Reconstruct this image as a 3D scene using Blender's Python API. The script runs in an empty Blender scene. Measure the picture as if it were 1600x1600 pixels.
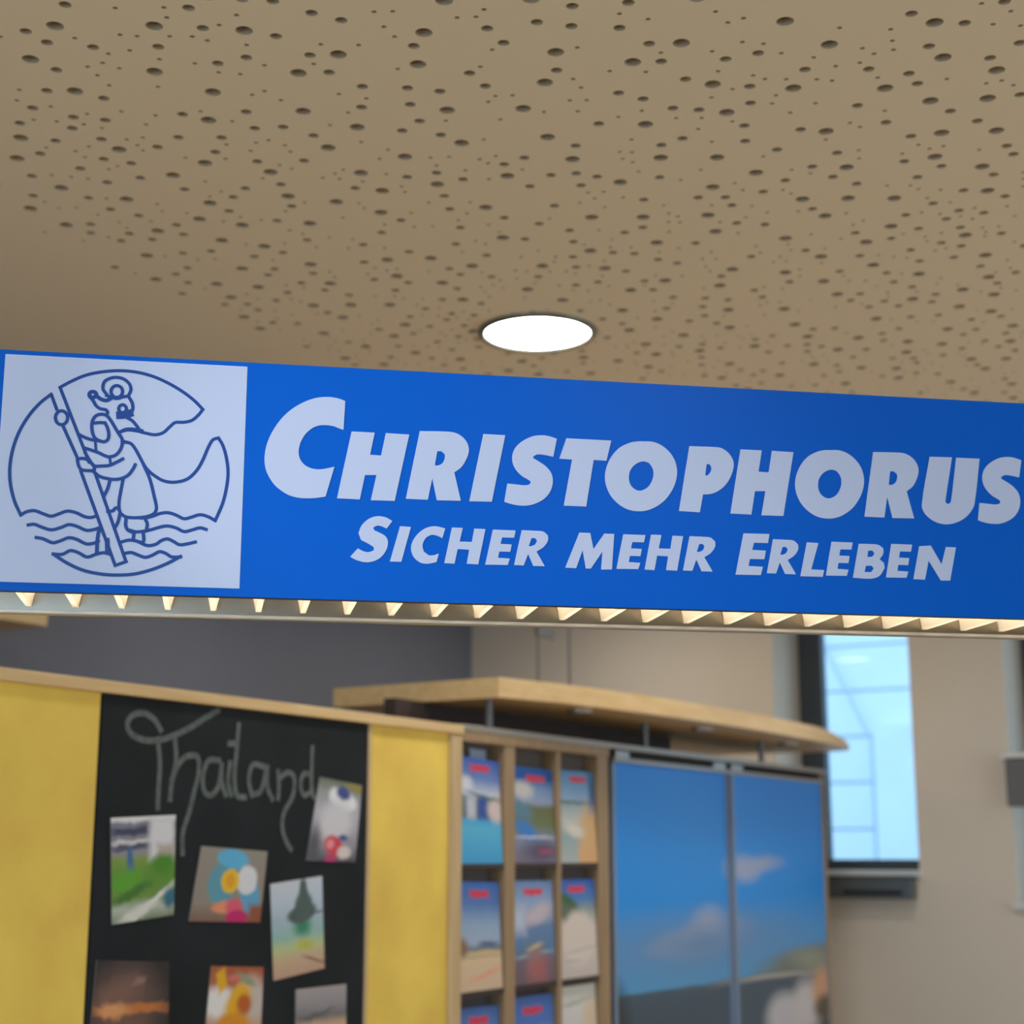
import bpy, bmesh, math, random
from mathutils import Vector, geometry
import numpy as np

# ------------------------------------------------------------------ camera
scene = bpy.context.scene
COL = scene.collection
EYE = 1.6
cam_data = bpy.data.cameras.new('camera')
cam = bpy.data.objects.new('camera', cam_data)
COL.objects.link(cam)
cam.location = (0.0, 0.0, EYE)
cam.rotation_euler = (math.radians(90) + math.atan(536 / 2500), 0.0, math.radians(31.0))
cam_data.sensor_width = 36.0
cam_data.lens = 36.0 * 2500 / 1600
cam_data.clip_start = 0.05
cam_data.dof.use_dof = True
cam_data.dof.focus_distance = 2.02
cam_data.dof.aperture_fstop = 4.5
scene.camera = cam

# ------------------------------------------------------------------ world, exposure, daylight
world = bpy.data.worlds.new('sky')
scene.world = world
world.use_nodes = True
bgn = world.node_tree.nodes['Background']
bgn.inputs[0].default_value = (0.46, 0.74, 1.0, 1)
bgn.inputs[1].default_value = 1.68
scene.view_settings.view_transform = 'Standard'
scene.view_settings.look = 'None'
scene.view_settings.gamma = 1.0
scene.view_settings.use_curve_mapping = False
scene.view_settings.exposure = 0.16
scene.cycles.use_denoising = True
scene.cycles.max_bounces = 8
scene.cycles.diffuse_bounces = 4
scene.cycles.sample_clamp_indirect = 6.0


def area_light(name, loc, rot, sx, sy, energy, color):
    d = bpy.data.lights.new(name, 'AREA')
    d.shape = 'RECTANGLE'
    d.size, d.size_y = sx, sy
    d.energy = energy
    d.color = color
    o = bpy.data.objects.new(name, d)
    COL.objects.link(o)
    o.location = loc
    o.rotation_euler = rot
    return o


# daylight through the glazed shop front behind the viewer
area_light('shopfront_daylight', (0.0, -3.35, 1.45), (math.radians(90), 0, 0), 5.4, 2.3, 48, (0.70, 0.85, 1.0))
# unseen side light added to brighten the back of the shop
area_light('added_side_light', (3.75, 4.6, 1.75), (0, math.radians(90), 0), 1.5, 3.4, 30, (1.0, 0.97, 0.94))

# ------------------------------------------------------------------ materials


def lin(c):
    out = []
    for v in c[:3]:
        v = v / 255.0
        out.append(v / 12.92 if v <= 0.04045 else ((v + 0.055) / 1.055) ** 2.4)
    return (*out, 1.0)


MATS = {}


def new_mat(name):
    m = bpy.data.materials.new(name)
    m.use_nodes = True
    nt = m.node_tree
    b = nt.nodes['Principled BSDF']
    MATS[name] = m
    return m, nt, b


def plain(name, rgb, rough=0.5, metal=0.0, spec=0.5, vary=0.0, scale=6.0, bump=0.0, bscale=150.0):
    m, nt, b = new_mat(name)
    b.inputs['Roughness'].default_value = rough
    b.inputs['Metallic'].default_value = metal
    b.inputs['Specular IOR Level'].default_value = spec
    c = lin(rgb)
    tc = nt.nodes.new('ShaderNodeTexCoord')
    if vary > 0:
        n = nt.nodes.new('ShaderNodeTexNoise')
        n.inputs['Scale'].default_value = scale
        n.inputs['Detail'].default_value = 5
        nt.links.new(tc.outputs['Object'], n.inputs['Vector'])
        r = nt.nodes.new('ShaderNodeValToRGB')
        r.color_ramp.elements[0].position = 0.3
        r.color_ramp.elements[1].position = 0.7
        r.color_ramp.elements[0].color = tuple(max(0, x * (1 - vary)) for x in c[:3]) + (1,)
        r.color_ramp.elements[1].color = tuple(min(1, x * (1 + vary)) for x in c[:3]) + (1,)
        nt.links.new(n.outputs['Fac'], r.inputs['Fac'])
        nt.links.new(r.outputs['Color'], b.inputs['Base Color'])
    else:
        b.inputs['Base Color'].default_value = c
    if bump > 0:
        n2 = nt.nodes.new('ShaderNodeTexNoise')
        n2.inputs['Scale'].default_value = bscale
        nt.links.new(tc.outputs['Object'], n2.inputs['Vector'])
        bp = nt.nodes.new('ShaderNodeBump')
        bp.inputs['Strength'].default_value = bump
        bp.inputs['Distance'].default_value = 0.002
        nt.links.new(n2.outputs['Fac'], bp.inputs['Height'])
        nt.links.new(bp.outputs['Normal'], b.inputs['Normal'])
    return m


def wood(name, a, b_, axis='Y', rough=0.45):
    m, nt, b = new_mat(name)
    tc = nt.nodes.new('ShaderNodeTexCoord')
    mp = nt.nodes.new('ShaderNodeMapping')
    s = {'X': (1.2, 14, 14), 'Y': (14, 1.2, 14), 'Z': (14, 14, 1.2)}[axis]
    mp.inputs['Scale'].default_value = s
    n = nt.nodes.new('ShaderNodeTexNoise')
    n.inputs['Scale'].default_value = 3.0
    n.inputs['Detail'].default_value = 6
    n.inputs['Distortion'].default_value = 0.6
    r = nt.nodes.new('ShaderNodeValToRGB')
    r.color_ramp.elements[0].position = 0.3
    r.color_ramp.elements[1].position = 0.7
    r.color_ramp.elements[0].color = lin(a)
    r.color_ramp.elements[1].color = lin(b_)
    nt.links.new(tc.outputs['Object'], mp.inputs['Vector'])
    nt.links.new(mp.outputs['Vector'], n.inputs['Vector'])
    nt.links.new(n.outputs['Fac'], r.inputs['Fac'])
    nt.links.new(r.outputs['Color'], b.inputs['Base Color'])
    b.inputs['Roughness'].default_value = rough
    return m


def emit(name, rgb, strength):
    m, nt, b = new_mat(name)
    b.inputs['Base Color'].default_value = (0.8, 0.8, 0.8, 1)
    b.inputs['Emission Color'].default_value = rgb + (1,)
    b.inputs['Emission Strength'].default_value = strength
    return m


def glass(name):
    m = bpy.data.materials.new(name)
    m.use_nodes = True
    nt = m.node_tree
    nt.nodes.clear()
    out = nt.nodes.new('ShaderNodeOutputMaterial')
    mix = nt.nodes.new('ShaderNodeMixShader')
    tr = nt.nodes.new('ShaderNodeBsdfTransparent')
    tr.inputs[0].default_value = (0.93, 0.97, 0.98, 1)
    gl = nt.nodes.new('ShaderNodeBsdfGlossy')
    gl.inputs['Roughness'].default_value = 0.02
    fr = nt.nodes.new('ShaderNodeFresnel')
    fr.inputs[0].default_value = 1.15
    nt.links.new(fr.outputs[0], mix.inputs[0])
    nt.links.new(tr.outputs[0], mix.inputs[1])
    nt.links.new(gl.outputs[0], mix.inputs[2])
    nt.links.new(mix.outputs[0], out.inputs[0])
    MATS[name] = m
    return m


def print_mat(name, stops, shapes=(), warp=0.04, wscale=6.0, rough=0.4):
    """A printed picture: vertical colour bands plus soft blobs, all in the sheet's own UV."""
    m, nt, b = new_mat(name)
    N, Lk = nt.nodes.new, nt.links.new
    uv = N('ShaderNodeUVMap')
    no = N('ShaderNodeTexNoise')
    no.inputs['Scale'].default_value = wscale
    no.inputs['Detail'].default_value = 4
    Lk(uv.outputs[0], no.inputs['Vector'])
    sub = N('ShaderNodeVectorMath'); sub.operation = 'SUBTRACT'
    Lk(no.outputs['Color'], sub.inputs[0]); sub.inputs[1].default_value = (0.5, 0.5, 0.5)
    sc = N('ShaderNodeVectorMath'); sc.operation = 'SCALE'
    Lk(sub.outputs[0], sc.inputs[0]); sc.inputs['Scale'].default_value = warp
    ad = N('ShaderNodeVectorMath'); ad.operation = 'ADD'
    Lk(uv.outputs[0], ad.inputs[0]); Lk(sc.outputs[0], ad.inputs[1])
    flat = N('ShaderNodeVectorMath'); flat.operation = 'MULTIPLY'
    Lk(ad.outputs[0], flat.inputs[0]); flat.inputs[1].default_value = (1, 1, 0)
    sep = N('ShaderNodeSeparateXYZ'); Lk(flat.outputs[0], sep.inputs[0])
    rp = N('ShaderNodeValToRGB')
    els = rp.color_ramp.elements
    while len(els) < len(stops):
        els.new(0.5)
    for e, (p, c) in zip(els, stops):
        e.position = p
        e.color = lin(c)
    Lk(sep.outputs[1], rp.inputs[0])
    cur = rp.outputs[0]
    for sh in shapes:
        kind, cx, cy, rx, ry, rot, col = sh[:7]
        soft = sh[7] if len(sh) > 7 else 0.2
        mp = N('ShaderNodeMapping'); mp.vector_type = 'TEXTURE'
        mp.inputs['Location'].default_value = (cx, cy, 0)
        mp.inputs['Rotation'].default_value = (0, 0, math.radians(rot))
        mp.inputs['Scale'].default_value = (rx, ry, 1)
        Lk(flat.outputs[0], mp.inputs['Vector'])
        if kind == 'e':
            ln_ = N('ShaderNodeVectorMath'); ln_.operation = 'LENGTH'
            Lk(mp.outputs[0], ln_.inputs[0]); val = ln_.outputs['Value']
        else:
            ab = N('ShaderNodeVectorMath'); ab.operation = 'ABSOLUTE'
            Lk(mp.outputs[0], ab.inputs[0])
            sp = N('ShaderNodeSeparateXYZ'); Lk(ab.outputs[0], sp.inputs[0])
            mx = N('ShaderNodeMath'); mx.operation = 'MAXIMUM'
            Lk(sp.outputs[0], mx.inputs[0]); Lk(sp.outputs[1], mx.inputs[1]); val = mx.outputs[0]
        mr = N('ShaderNodeMapRange')
        mr.inputs['From Min'].default_value = 1 + soft
        mr.inputs['From Max'].default_value = 1 - soft
        Lk(val, mr.inputs['Value'])
        mixn = N('ShaderNodeMix'); mixn.data_type = 'RGBA'
        Lk(mr.outputs[0], mixn.inputs['Factor'])
        Lk(cur, mixn.inputs['A'])
        mixn.inputs['B'].default_value = lin(col)
        cur = mixn.outputs['Result']
    Lk(cur, b.inputs['Base Color'])
    b.inputs['Roughness'].default_value = rough
    return m


# ------------------------------------------------------------------ object helpers


def tag(o, label=None, cat=None, group=None, kind=None):
    if label: o['label'] = label
    if cat: o['category'] = cat
    if group: o['group'] = group
    if kind: o['kind'] = kind
    return o


def empty(name, loc=(0, 0, 0), rz=0.0):
    o = bpy.data.objects.new(name, None)
    o.empty_display_size = 0.05
    COL.objects.link(o)
    o.location = loc
    o.rotation_euler = (0, 0, rz)
    return o


def link(name, me, mats, parent=None, smooth=False):
    o = bpy.data.objects.new(name, me)
    COL.objects.link(o)
    if not isinstance(mats, (list, tuple)):
        mats = [mats]
    if not me.materials:
        for m in mats:
            me.materials.append(m)
    if parent is not None:
        o.parent = parent
    if smooth:
        for p in me.polygons:
            p.use_smooth = True
    return o


def done(name, bm, mats, parent=None, smooth=False, bevel=0.0):
    if bevel > 0:
        bmesh.ops.bevel(bm, geom=list(bm.edges), offset=bevel, segments=2, affect='EDGES', profile=0.5)
    bmesh.ops.recalc_face_normals(bm, faces=list(bm.faces))
    me = bpy.data.meshes.new(name)
    bm.to_mesh(me)
    bm.free()
    return link(name, me, mats, parent, smooth)


def bx(bm, x0, x1, y0, y1, z0, z1, mi=0):
    v = [bm.verts.new(p) for p in ((x0, y0, z0), (x1, y0, z0), (x1, y1, z0), (x0, y1, z0),
                                   (x0, y0, z1), (x1, y0, z1), (x1, y1, z1), (x0, y1, z1))]
    for f in ((0, 3, 2, 1), (4, 5, 6, 7), (0, 1, 5, 4), (1, 2, 6, 5), (2, 3, 7, 6), (3, 0, 4, 7)):
        fc = bm.faces.new([v[i] for i in f])
        fc.material_index = mi
    return v


def box(name, dims, mats, parent=None, bevel=0.0, local=None):
    """box from world-aligned extents; local shifts it into the parent's frame"""
    x0, x1, y0, y1, z0, z1 = dims
    if local is not None:
        x0 -= local[0]; x1 -= local[0]; y0 -= local[1]; y1 -= local[1]; z0 -= local[2]; z1 -= local[2]
    bm = bmesh.new()
    bx(bm, x0, x1, y0, y1, z0, z1)
    return done(name, bm, mats, parent, bevel=bevel)


def cyl(bm, p0, p1, r0, r1=None, n=16, caps=True):
    r1 = r0 if r1 is None else r1
    p0, p1 = Vector(p0), Vector(p1)
    ax = (p1 - p0).normalized()
    t = ax.orthogonal().normalized()
    s = ax.cross(t)
    a = [bm.verts.new(p0 + (t * math.cos(2 * math.pi * i / n) + s * math.sin(2 * math.pi * i / n)) * r0) for i in range(n)]
    b = [bm.verts.new(p1 + (t * math.cos(2 * math.pi * i / n) + s * math.sin(2 * math.pi * i / n)) * r1) for i in range(n)]
    for i in range(n):
        bm.faces.new((a[i], a[(i + 1) % n], b[(i + 1) % n], b[i]))
    if caps:
        bm.faces.new(a[::-1]); bm.faces.new(b)


def lathe(bm, prof, n=48, c=(0, 0, 0)):
    rings = []
    for r, z in prof:
        if r < 1e-6:
            rings.append([bm.verts.new((c[0], c[1], c[2] + z))])
        else:
            rings.append([bm.verts.new((c[0] + r * math.cos(2 * math.pi * i / n), c[1] + r * math.sin(2 * math.pi * i / n), c[2] + z)) for i in range(n)])
    for a, b in zip(rings, rings[1:]):
        for i in range(n):
            j = (i + 1) % n
            if len(a) == 1 and len(b) == 1: continue
            if len(a) == 1: bm.faces.new((a[0], b[i], b[j]))
            elif len(b) == 1: bm.faces.new((a[i], a[j], b[0]))
            else: bm.faces.new((a[i], a[j], b[j], b[i]))


def smooth_path(pts, closed=False, sub=5, corner=42.0):
    """Catmull-Rom through the points, kept sharp where the path turns hard."""
    P = [Vector(p) for p in pts]
    n = len(P)
    if n < 3:
        return P

    def is_corner(i):
        if not closed and i in (0, n - 1): return True
        a, b = P[i] - P[i - 1], P[(i + 1) % n] - P[i]
        if a.length < 1e-9 or b.length < 1e-9: return True
        return a.angle(b) > math.radians(corner)
    C = [is_corner(i) for i in range(n)]
    out = []
    for i in range(n if closed else n - 1):
        j = (i + 1) % n
        p1, p2 = P[i], P[j]
        if C[i] and C[j]:
            out.append(p1)
            continue
        p0 = P[i - 1] if not C[i] else p1 * 2 - p2
        p3 = P[(j + 1) % n] if not C[j] else p2 * 2 - p1
        d = max((p2 - p1).length, 1e-9)
        m1 = (p2 - p0) * (d / max((p1 - p0).length + d, 1e-9))
        m2 = (p3 - p1) * (d / max((p3 - p2).length + d, 1e-9))
        for k in range(sub):
            t = k / sub
            t2, t3 = t * t, t * t * t
            out.append(p1 * (2 * t3 - 3 * t2 + 1) + m1 * (t3 - 2 * t2 + t) + p2 * (-2 * t3 + 3 * t2) + m2 * (t3 - t2))
    if not closed:
        out.append(P[-1])
    return out


def ribbon(bm, pts, width, place, closed=False, round_ends=True):
    """flat stroke along 2D pts; place(a, b) -> 3D"""
    n = len(pts)
    L, R = [], []
    for i in range(n):
        if closed:
            t = pts[(i + 1) % n] - pts[i - 1]
        else:
            t = pts[min(i + 1, n - 1)] - pts[max(i - 1, 0)]
        if t.length < 1e-9: t = Vector((1, 0))
        t.normalize()
        q = Vector((-t.y, t.x)) * width / 2
        ext = Vector((0, 0))
        if not closed and round_ends:
            if i == 0: ext = -t * width * 0.4
            if i == n - 1: ext = t * width * 0.4
        L.append(bm.verts.new(place(*(pts[i] + q + ext))))
        R.append(bm.verts.new(place(*(pts[i] - q + ext))))
    for i in range(n if closed else n - 1):
        j = (i + 1) % n
        bm.faces.new((L[i], R[i], R[j], L[j]))


def sheet(name, corners, thick, out, mats, parent=None, uvs=None):
    """thin card: 4 corners (tl, tr, br, bl) of its printed face, body behind it; material 0 print, 1 body"""
    me = bpy.data.meshes.new(name)
    bm = bmesh.new()
    o = Vector(out).normalized() * thick
    f = [bm.verts.new(Vector(c)) for c in corners]
    k = [bm.verts.new(Vector(c) - o) for c in corners]
    uvl = bm.loops.layers.uv.new('UVMap')
    uvs = uvs or [(0, 1), (1, 1), (1, 0), (0, 0)]
    fr = bm.faces.new((f[3], f[2], f[1], f[0]))
    for lp, u in zip(fr.loops, (uvs[3], uvs[2], uvs[1], uvs[0])):
        lp[uvl].uv = u
    bk = bm.faces.new(k); bk.material_index = 1
    for i in range(4):
        j = (i + 1) % 4
        s = bm.faces.new((f[i], f[j], k[j], k[i])); s.material_index = 1
    bm.to_mesh(me); bm.free()
    return link(name, me, mats, parent)

# ------------------------------------------------------------------ traced lettering (0.1 mm on the sign, mm on the chalkboard)
EMBLEM = [(0, 1.0, [(551, 2565), (690, 2655), (859, 2741), (1051, 2793), (1263, 2820), (1479, 2810), (1677, 2765), (1878, 2681), (2060, 2576), (2203, 2468), (2301, 2369)]), (0, 1.0, [(2301, 2369), (2249, 2293), (2173, 2221), (2076, 2191), (1968, 2182), (1902, 2121), (1828, 2045), (1731, 2013), (1614, 2028), (1515, 2050), (1398, 2059), (1312, 2035)]), (0, 1.0, [(551, 2565), (952, 1626)]), (0, 1.0, [(1039, 1472), (1457, 395)]), (0, 1.0, [(451, 2471), (529, 2280)]), (0, 1.0, [(617, 2069), (812, 1670)]), (0, 1.0, [(859, 1510), (1330, 345)]), (0, 1.0, [(1330, 345), (1461, 399)]), (0, 1.0, [(451, 2471), (324, 2351), (200, 2181), (99, 1973), (38, 1747), (18, 1524), (36, 1324), (97, 1107), (183, 931)]), (0, 1.0, [(183, 931), (246, 973), (339, 992), (445, 957), (540, 930), (633, 964), (726, 1001), (831, 985), (938, 939), (1014, 932), (1080, 955)]), (0, 1.0, [(1607, 948), (1693, 958), (1759, 980), (1835, 1013), (1931, 1027), (2029, 1001), (2128, 958), (2224, 984), (2320, 1016), (2419, 995), (2508, 948)]), (0, 1.0, [(2508, 948), (2588, 1164), (2630, 1370), (2642, 1576), (2609, 1781), (2560, 1924), (2507, 2008)]), (0, 1.0, [(2507, 2008), (2439, 1980), (2384, 1874), (2331, 1727), (2258, 1580), (2146, 1463), (1992, 1416), (1855, 1430), (1736, 1497), (1665, 1555), (1624, 1604), (1571, 1694), (1508, 1804), (1446, 1883), (1387, 1900), (1339, 1898)]), (0, 1.0, [(1609, 1620), (1692, 1444), (1756, 1223), (1789, 1080), (1765, 1012), (1682, 970), (1556, 949), (1429, 955), (1364, 997), (1340, 1051)]), (0, 1.0, [(1369, 1419), (1350, 1274), (1336, 1140), (1340, 1051)]), (0, 1.0, [(275, 811), (349, 822), (436, 791), (550, 761), (662, 793), (754, 833), (850, 816), (966, 770), (1060, 784), (1135, 816)]), (0, 1.0, [(1489, 789), (1557, 772), (1662, 785), (1748, 809), (1843, 842), (1929, 859), (2036, 839), (2135, 796), (2231, 820), (2327, 850), (2405, 832)]), (0, 1.0, [(378, 660), (463, 647), (578, 602), (671, 631), (763, 670), (859, 653), (975, 601), (1069, 615), (1115, 642)]), (0, 1.0, [(1372, 633), (1475, 665), (1570, 657), (1699, 606), (1804, 626), (1865, 673), (1939, 697), (2014, 667), (2084, 630), (2164, 639), (2280, 670)]), (0, 1.0, [(587, 463), (699, 463), (791, 512), (887, 489), (993, 439), (1095, 476), (1189, 499), (1266, 482)]), (0, 1.0, [(1431, 498), (1514, 512), (1600, 482), (1685, 458), (1768, 488), (1851, 534), (1925, 515), (2001, 473), (2107, 477)]), (0, 1.0, [(596, 460), (762, 357), (955, 274), (1184, 232), (1374, 228), (1564, 247), (1771, 309), (1959, 395), (2109, 484)]), (1, 1.0, [(664, 2180), (659, 2141), (641, 2109), (613, 2091), (581, 2089), (550, 2105), (529, 2135), (519, 2173), (524, 2211), (543, 2243), (571, 2262), (603, 2263), (633, 2248), (655, 2218)]), (1, 1.0, [(808, 1657), (865, 1671), (919, 1662), (973, 1620), (1013, 1572), (1021, 1522), (947, 1519), (873, 1526), (835, 1564)]), (0, 1.0, [(1120, 2500), (1070, 2572), (1081, 2664), (1148, 2713), (1225, 2730), (1312, 2714), (1385, 2655), (1408, 2581), (1384, 2505)]), (0, 1.0, [(1113, 2491), (1176, 2470), (1247, 2457), (1315, 2481), (1385, 2497)]), (1, 1.0, [(1308, 2551), (1303, 2518), (1285, 2490), (1257, 2474), (1226, 2472), (1198, 2486), (1177, 2511), (1168, 2544), (1174, 2577), (1192, 2605), (1219, 2621), (1250, 2623), (1279, 2609), (1299, 2584)]), (1, 1.2, [(992, 2495), (981, 2468), (952, 2455), (921, 2465), (908, 2490), (919, 2517), (948, 2530), (979, 2520)]), (0, 1.2, [(1005, 2469), (1054, 2438), (1116, 2425), (1169, 2453), (1191, 2479)]), (0, 1.0, [(913, 2464), (962, 2409), (996, 2353), (1052, 2314), (1115, 2305), (1140, 2273), (1126, 2235)]), (0, 1.0, [(1385, 2489), (1432, 2408), (1443, 2334), (1423, 2275), (1398, 2224)]), (1, 1.0, [(1366, 2330), (1354, 2293), (1322, 2277), (1288, 2290), (1273, 2325), (1284, 2362), (1317, 2379), (1350, 2366)]), (0, 2.4, [(1285, 2243), (1342, 2250), (1411, 2274)]), (0, 1.0, [(1383, 2215), (1447, 2177), (1496, 2122), (1538, 2066)]), (0, 1.0, [(1300, 2022), (1360, 2061), (1437, 2073), (1515, 2065), (1570, 2055)]), (0, 1.0, [(1058, 1904), (1019, 1926), (986, 1966), (962, 2055), (964, 2153), (1003, 2221), (1071, 2245), (1134, 2228), (1183, 2172), (1234, 2092), (1284, 2013), (1335, 1933), (1338, 1876), (1318, 1801), (1268, 1733), (1192, 1705), (1130, 1719), (1067, 1749), (980, 1778), (879, 1806)]), (0, 1.0, [(985, 2126), (1054, 2137), (1116, 2136)]), (0, 1.0, [(1116, 2136), (1146, 2080), (1169, 1999), (1161, 1925), (1121, 1894), (1058, 1904)]), (0, 1.0, [(816, 1970), (880, 1940), (942, 1919), (1012, 1906), (1066, 1904)]), (0, 0.8, [(1014, 1877), (1026, 1780)]), (0, 1.0, [(1332, 1916), (1387, 1901)]), (0, 1.0, [(898, 1745), (950, 1658), (1018, 1583), (1102, 1584), (1196, 1596), (1279, 1639), (1356, 1687)]), (0, 0.8, [(1197, 1686), (1212, 1608)]), (0, 1.0, [(1017, 1505), (1088, 1452), (1184, 1428), (1269, 1421), (1363, 1441), (1435, 1489), (1484, 1564), (1508, 1621)]), (0, 1.0, [(1212, 1402), (1191, 1301), (1153, 1210)]), (0, 1.0, [(1205, 1013), (1268, 1026), (1298, 1061), (1340, 1057)]), (0, 1.0, [(1354, 996), (1338, 896), (1300, 807)]), (0, 1.1, [(1117, 789), (1103, 668), (1104, 504)]), (0, 1.4, [(1218, 661), (1232, 497)]), (0, 1.0, [(1430, 933), (1430, 845), (1459, 791), (1502, 770)]), (0, 1.0, [(1663, 931), (1687, 876), (1680, 798)]), (0, 1.0, [(1534, 760), (1528, 672)]), (0, 1.0, [(1644, 764), (1654, 665), (1634, 643), (1570, 657)])]
GLYPHS = {'C': [[(4084, 2570), (3996, 2599), (3904, 2611), (3831, 2611), (3722, 2594), (3613, 2555), (3505, 2497), (3407, 2426), (3319, 2341), (3241, 2238), (3181, 2136), (3134, 2030), (3102, 1916), (3088, 1803), (3091, 1710), (3111, 1618), (3155, 1527), (3220, 1436), (3303, 1366), (3403, 1309), (3512, 1281), (3620, 1276), (3746, 1286), (3863, 1309), (3967, 1701), (3890, 1679), (3818, 1662), (3745, 1656), (3664, 1670), (3590, 1708), (3539, 1767), (3512, 1850), (3516, 1935), (3545, 2031), (3597, 2118), (3677, 2193), (3758, 2230), (3849, 2239), (3941, 2229), (4015, 2204), (4070, 2188)]], 'H': [[(9177, 1292), (9465, 1288), (9525, 1608), (9670, 1614), (9604, 1284), (9908, 1286), (10082, 2165), (9780, 2171), (9724, 1872), (9584, 1876), (9639, 2170), (9343, 2171)]], 'R': [[(4879, 1320), (5161, 1318), (5215, 1602), (5276, 1316), (5586, 1322), (5499, 1693), (5589, 1763), (5654, 1872), (5686, 1980), (5672, 2072), (5613, 2156), (5521, 2212), (5417, 2227), (5047, 2219)], [(5276, 1961), (5328, 1964), (5374, 1926), (5374, 1873), (5343, 1805), (5285, 1770), (5246, 1775)]], 'I': [[(5696, 1320), (5988, 1325), (6163, 2216), (5874, 2218)]], 'S': [[(6151, 1331), (6243, 1304), (6347, 1290), (6465, 1295), (6584, 1335), (6689, 1405), (6762, 1508), (6790, 1629), (6770, 1734), (6704, 1818), (6612, 1881), (6533, 1924), (6533, 1951), (6586, 1978), (6665, 1977), (6798, 1956), (6846, 2201), (6733, 2232), (6640, 2238), (6520, 2216), (6388, 2146), (6295, 2054), (6256, 1952), (6262, 1846), (6308, 1755), (6387, 1678), (6466, 1635), (6499, 1610), (6486, 1576), (6426, 1560), (6308, 1566), (6190, 1574)]], 'T': [[(6932, 1310), (7229, 1310), (7336, 1938), (7507, 1934), (7576, 2210), (6973, 2212), (6878, 1935), (7047, 1931)]], 'O': [[(8017, 2219), (8137, 2219), (8256, 2176), (8362, 2091), (8432, 1981), (8462, 1839), (8444, 1707), (8387, 1574), (8289, 1440), (8168, 1346), (8036, 1288), (7905, 1274), (7776, 1296), (7659, 1362), (7566, 1458), (7508, 1573), (7484, 1702), (7506, 1845), (7573, 1990), (7681, 2114), (7813, 2186), (7909, 2212)], [(8012, 1948), (8083, 1929), (8130, 1860), (8140, 1777), (8114, 1681), (8053, 1596), (7957, 1550), (7887, 1565), (7828, 1622), (7806, 1704), (7819, 1799), (7868, 1878), (7940, 1929)]], 'P': [[(8475, 1299), (8759, 1291), (8809, 1535), (8888, 1541), (8968, 1564), (9058, 1618), (9140, 1700), (9203, 1810), (9241, 1930), (9234, 2018), (9182, 2105), (9104, 2165), (9035, 2185), (8638, 2183)], [(8869, 1948), (8909, 1950), (8933, 1907), (8926, 1857), (8895, 1812), (8860, 1786), (8846, 1805)]], 'U': [[(12027, 2190), (12352, 2195), (12227, 1625), (12216, 1567), (12244, 1539), (12290, 1556), (12309, 1614), (12413, 2193), (12755, 2194), (12638, 1555), (12570, 1436), (12473, 1346), (12349, 1284), (12227, 1258), (12108, 1268), (11991, 1321), (11906, 1404), (11875, 1511)]], 's': [[(4189, 549), (4262, 510), (4375, 484), (4487, 501), (4583, 562), (4646, 662), (4660, 761), (4627, 826), (4561, 865), (4488, 895), (4471, 928), (4511, 954), (4560, 956), (4641, 925), (4713, 1024), (4623, 1070), (4509, 1078), (4412, 1041), (4325, 955), (4287, 855), (4321, 766), (4418, 720), (4484, 681), (4484, 640), (4420, 614), (4356, 623), (4283, 658)]], 'i': [[(4689, 503), (4834, 504), (4950, 957), (4811, 961)]], 'c': [[(5389, 953), (5260, 978), (5146, 952), (5049, 882), (4977, 781), (4954, 681), (4987, 575), (5070, 504), (5168, 490), (5281, 515), (5310, 627), (5248, 603), (5183, 598), (5117, 645), (5100, 727), (5139, 819), (5212, 863), (5278, 857), (5352, 827)]], 'h': [[(5380, 505), (5511, 501), (5550, 693), (5698, 689), (5667, 506), (5815, 503), (5907, 963), (5763, 966), (5731, 790), (5574, 790), (5614, 969), (5474, 969)]], 'e': [[(5905, 502), (6195, 507), (6225, 591), (6071, 597), (6087, 678), (6228, 679), (6248, 775), (6103, 778), (6123, 862), (6278, 864), (6300, 960), (6003, 961)]], 'r': [[(6278, 509), (6403, 508), (6461, 657), (6528, 506), (6678, 506), (6570, 694), (6662, 755), (6721, 841), (6722, 908), (6663, 957), (6571, 965), (6378, 967)], [(6507, 867), (6554, 869), (6579, 836), (6554, 785), (6503, 762), (6470, 761)]], 'm': [[(6946, 497), (7089, 494), (7176, 731), (7216, 494), (7283, 495), (7438, 723), (7418, 487), (7562, 492), (7598, 961), (7466, 960), (7320, 753), (7280, 962), (7135, 962)]], 'l': [[(10113, 482), (10423, 484), (10447, 575), (10267, 579), (10382, 936), (10221, 942)]], 'b': [[(10845, 485), (11097, 479), (11221, 522), (11298, 631), (11291, 699), (11232, 746), (11287, 826), (11291, 895), (11232, 938), (11141, 948), (10948, 946)], [(11075, 858), (11136, 860), (11165, 822), (11132, 778), (11061, 770)], [(11035, 652), (11116, 655), (11144, 617), (11101, 567), (11010, 568)]], 'n': [[(11698, 492), (11862, 489), (11928, 749), (12087, 484), (12221, 488), (12332, 944), (12187, 945), (12111, 706), (11971, 957), (11805, 942)]], 'E': [[(9223, 476), (9568, 480), (9601, 593), (9404, 596), (9426, 691), (9624, 694), (9648, 810), (9460, 813), (9489, 911), (9681, 912), (9706, 1035), (9348, 1031)]]}
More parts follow.
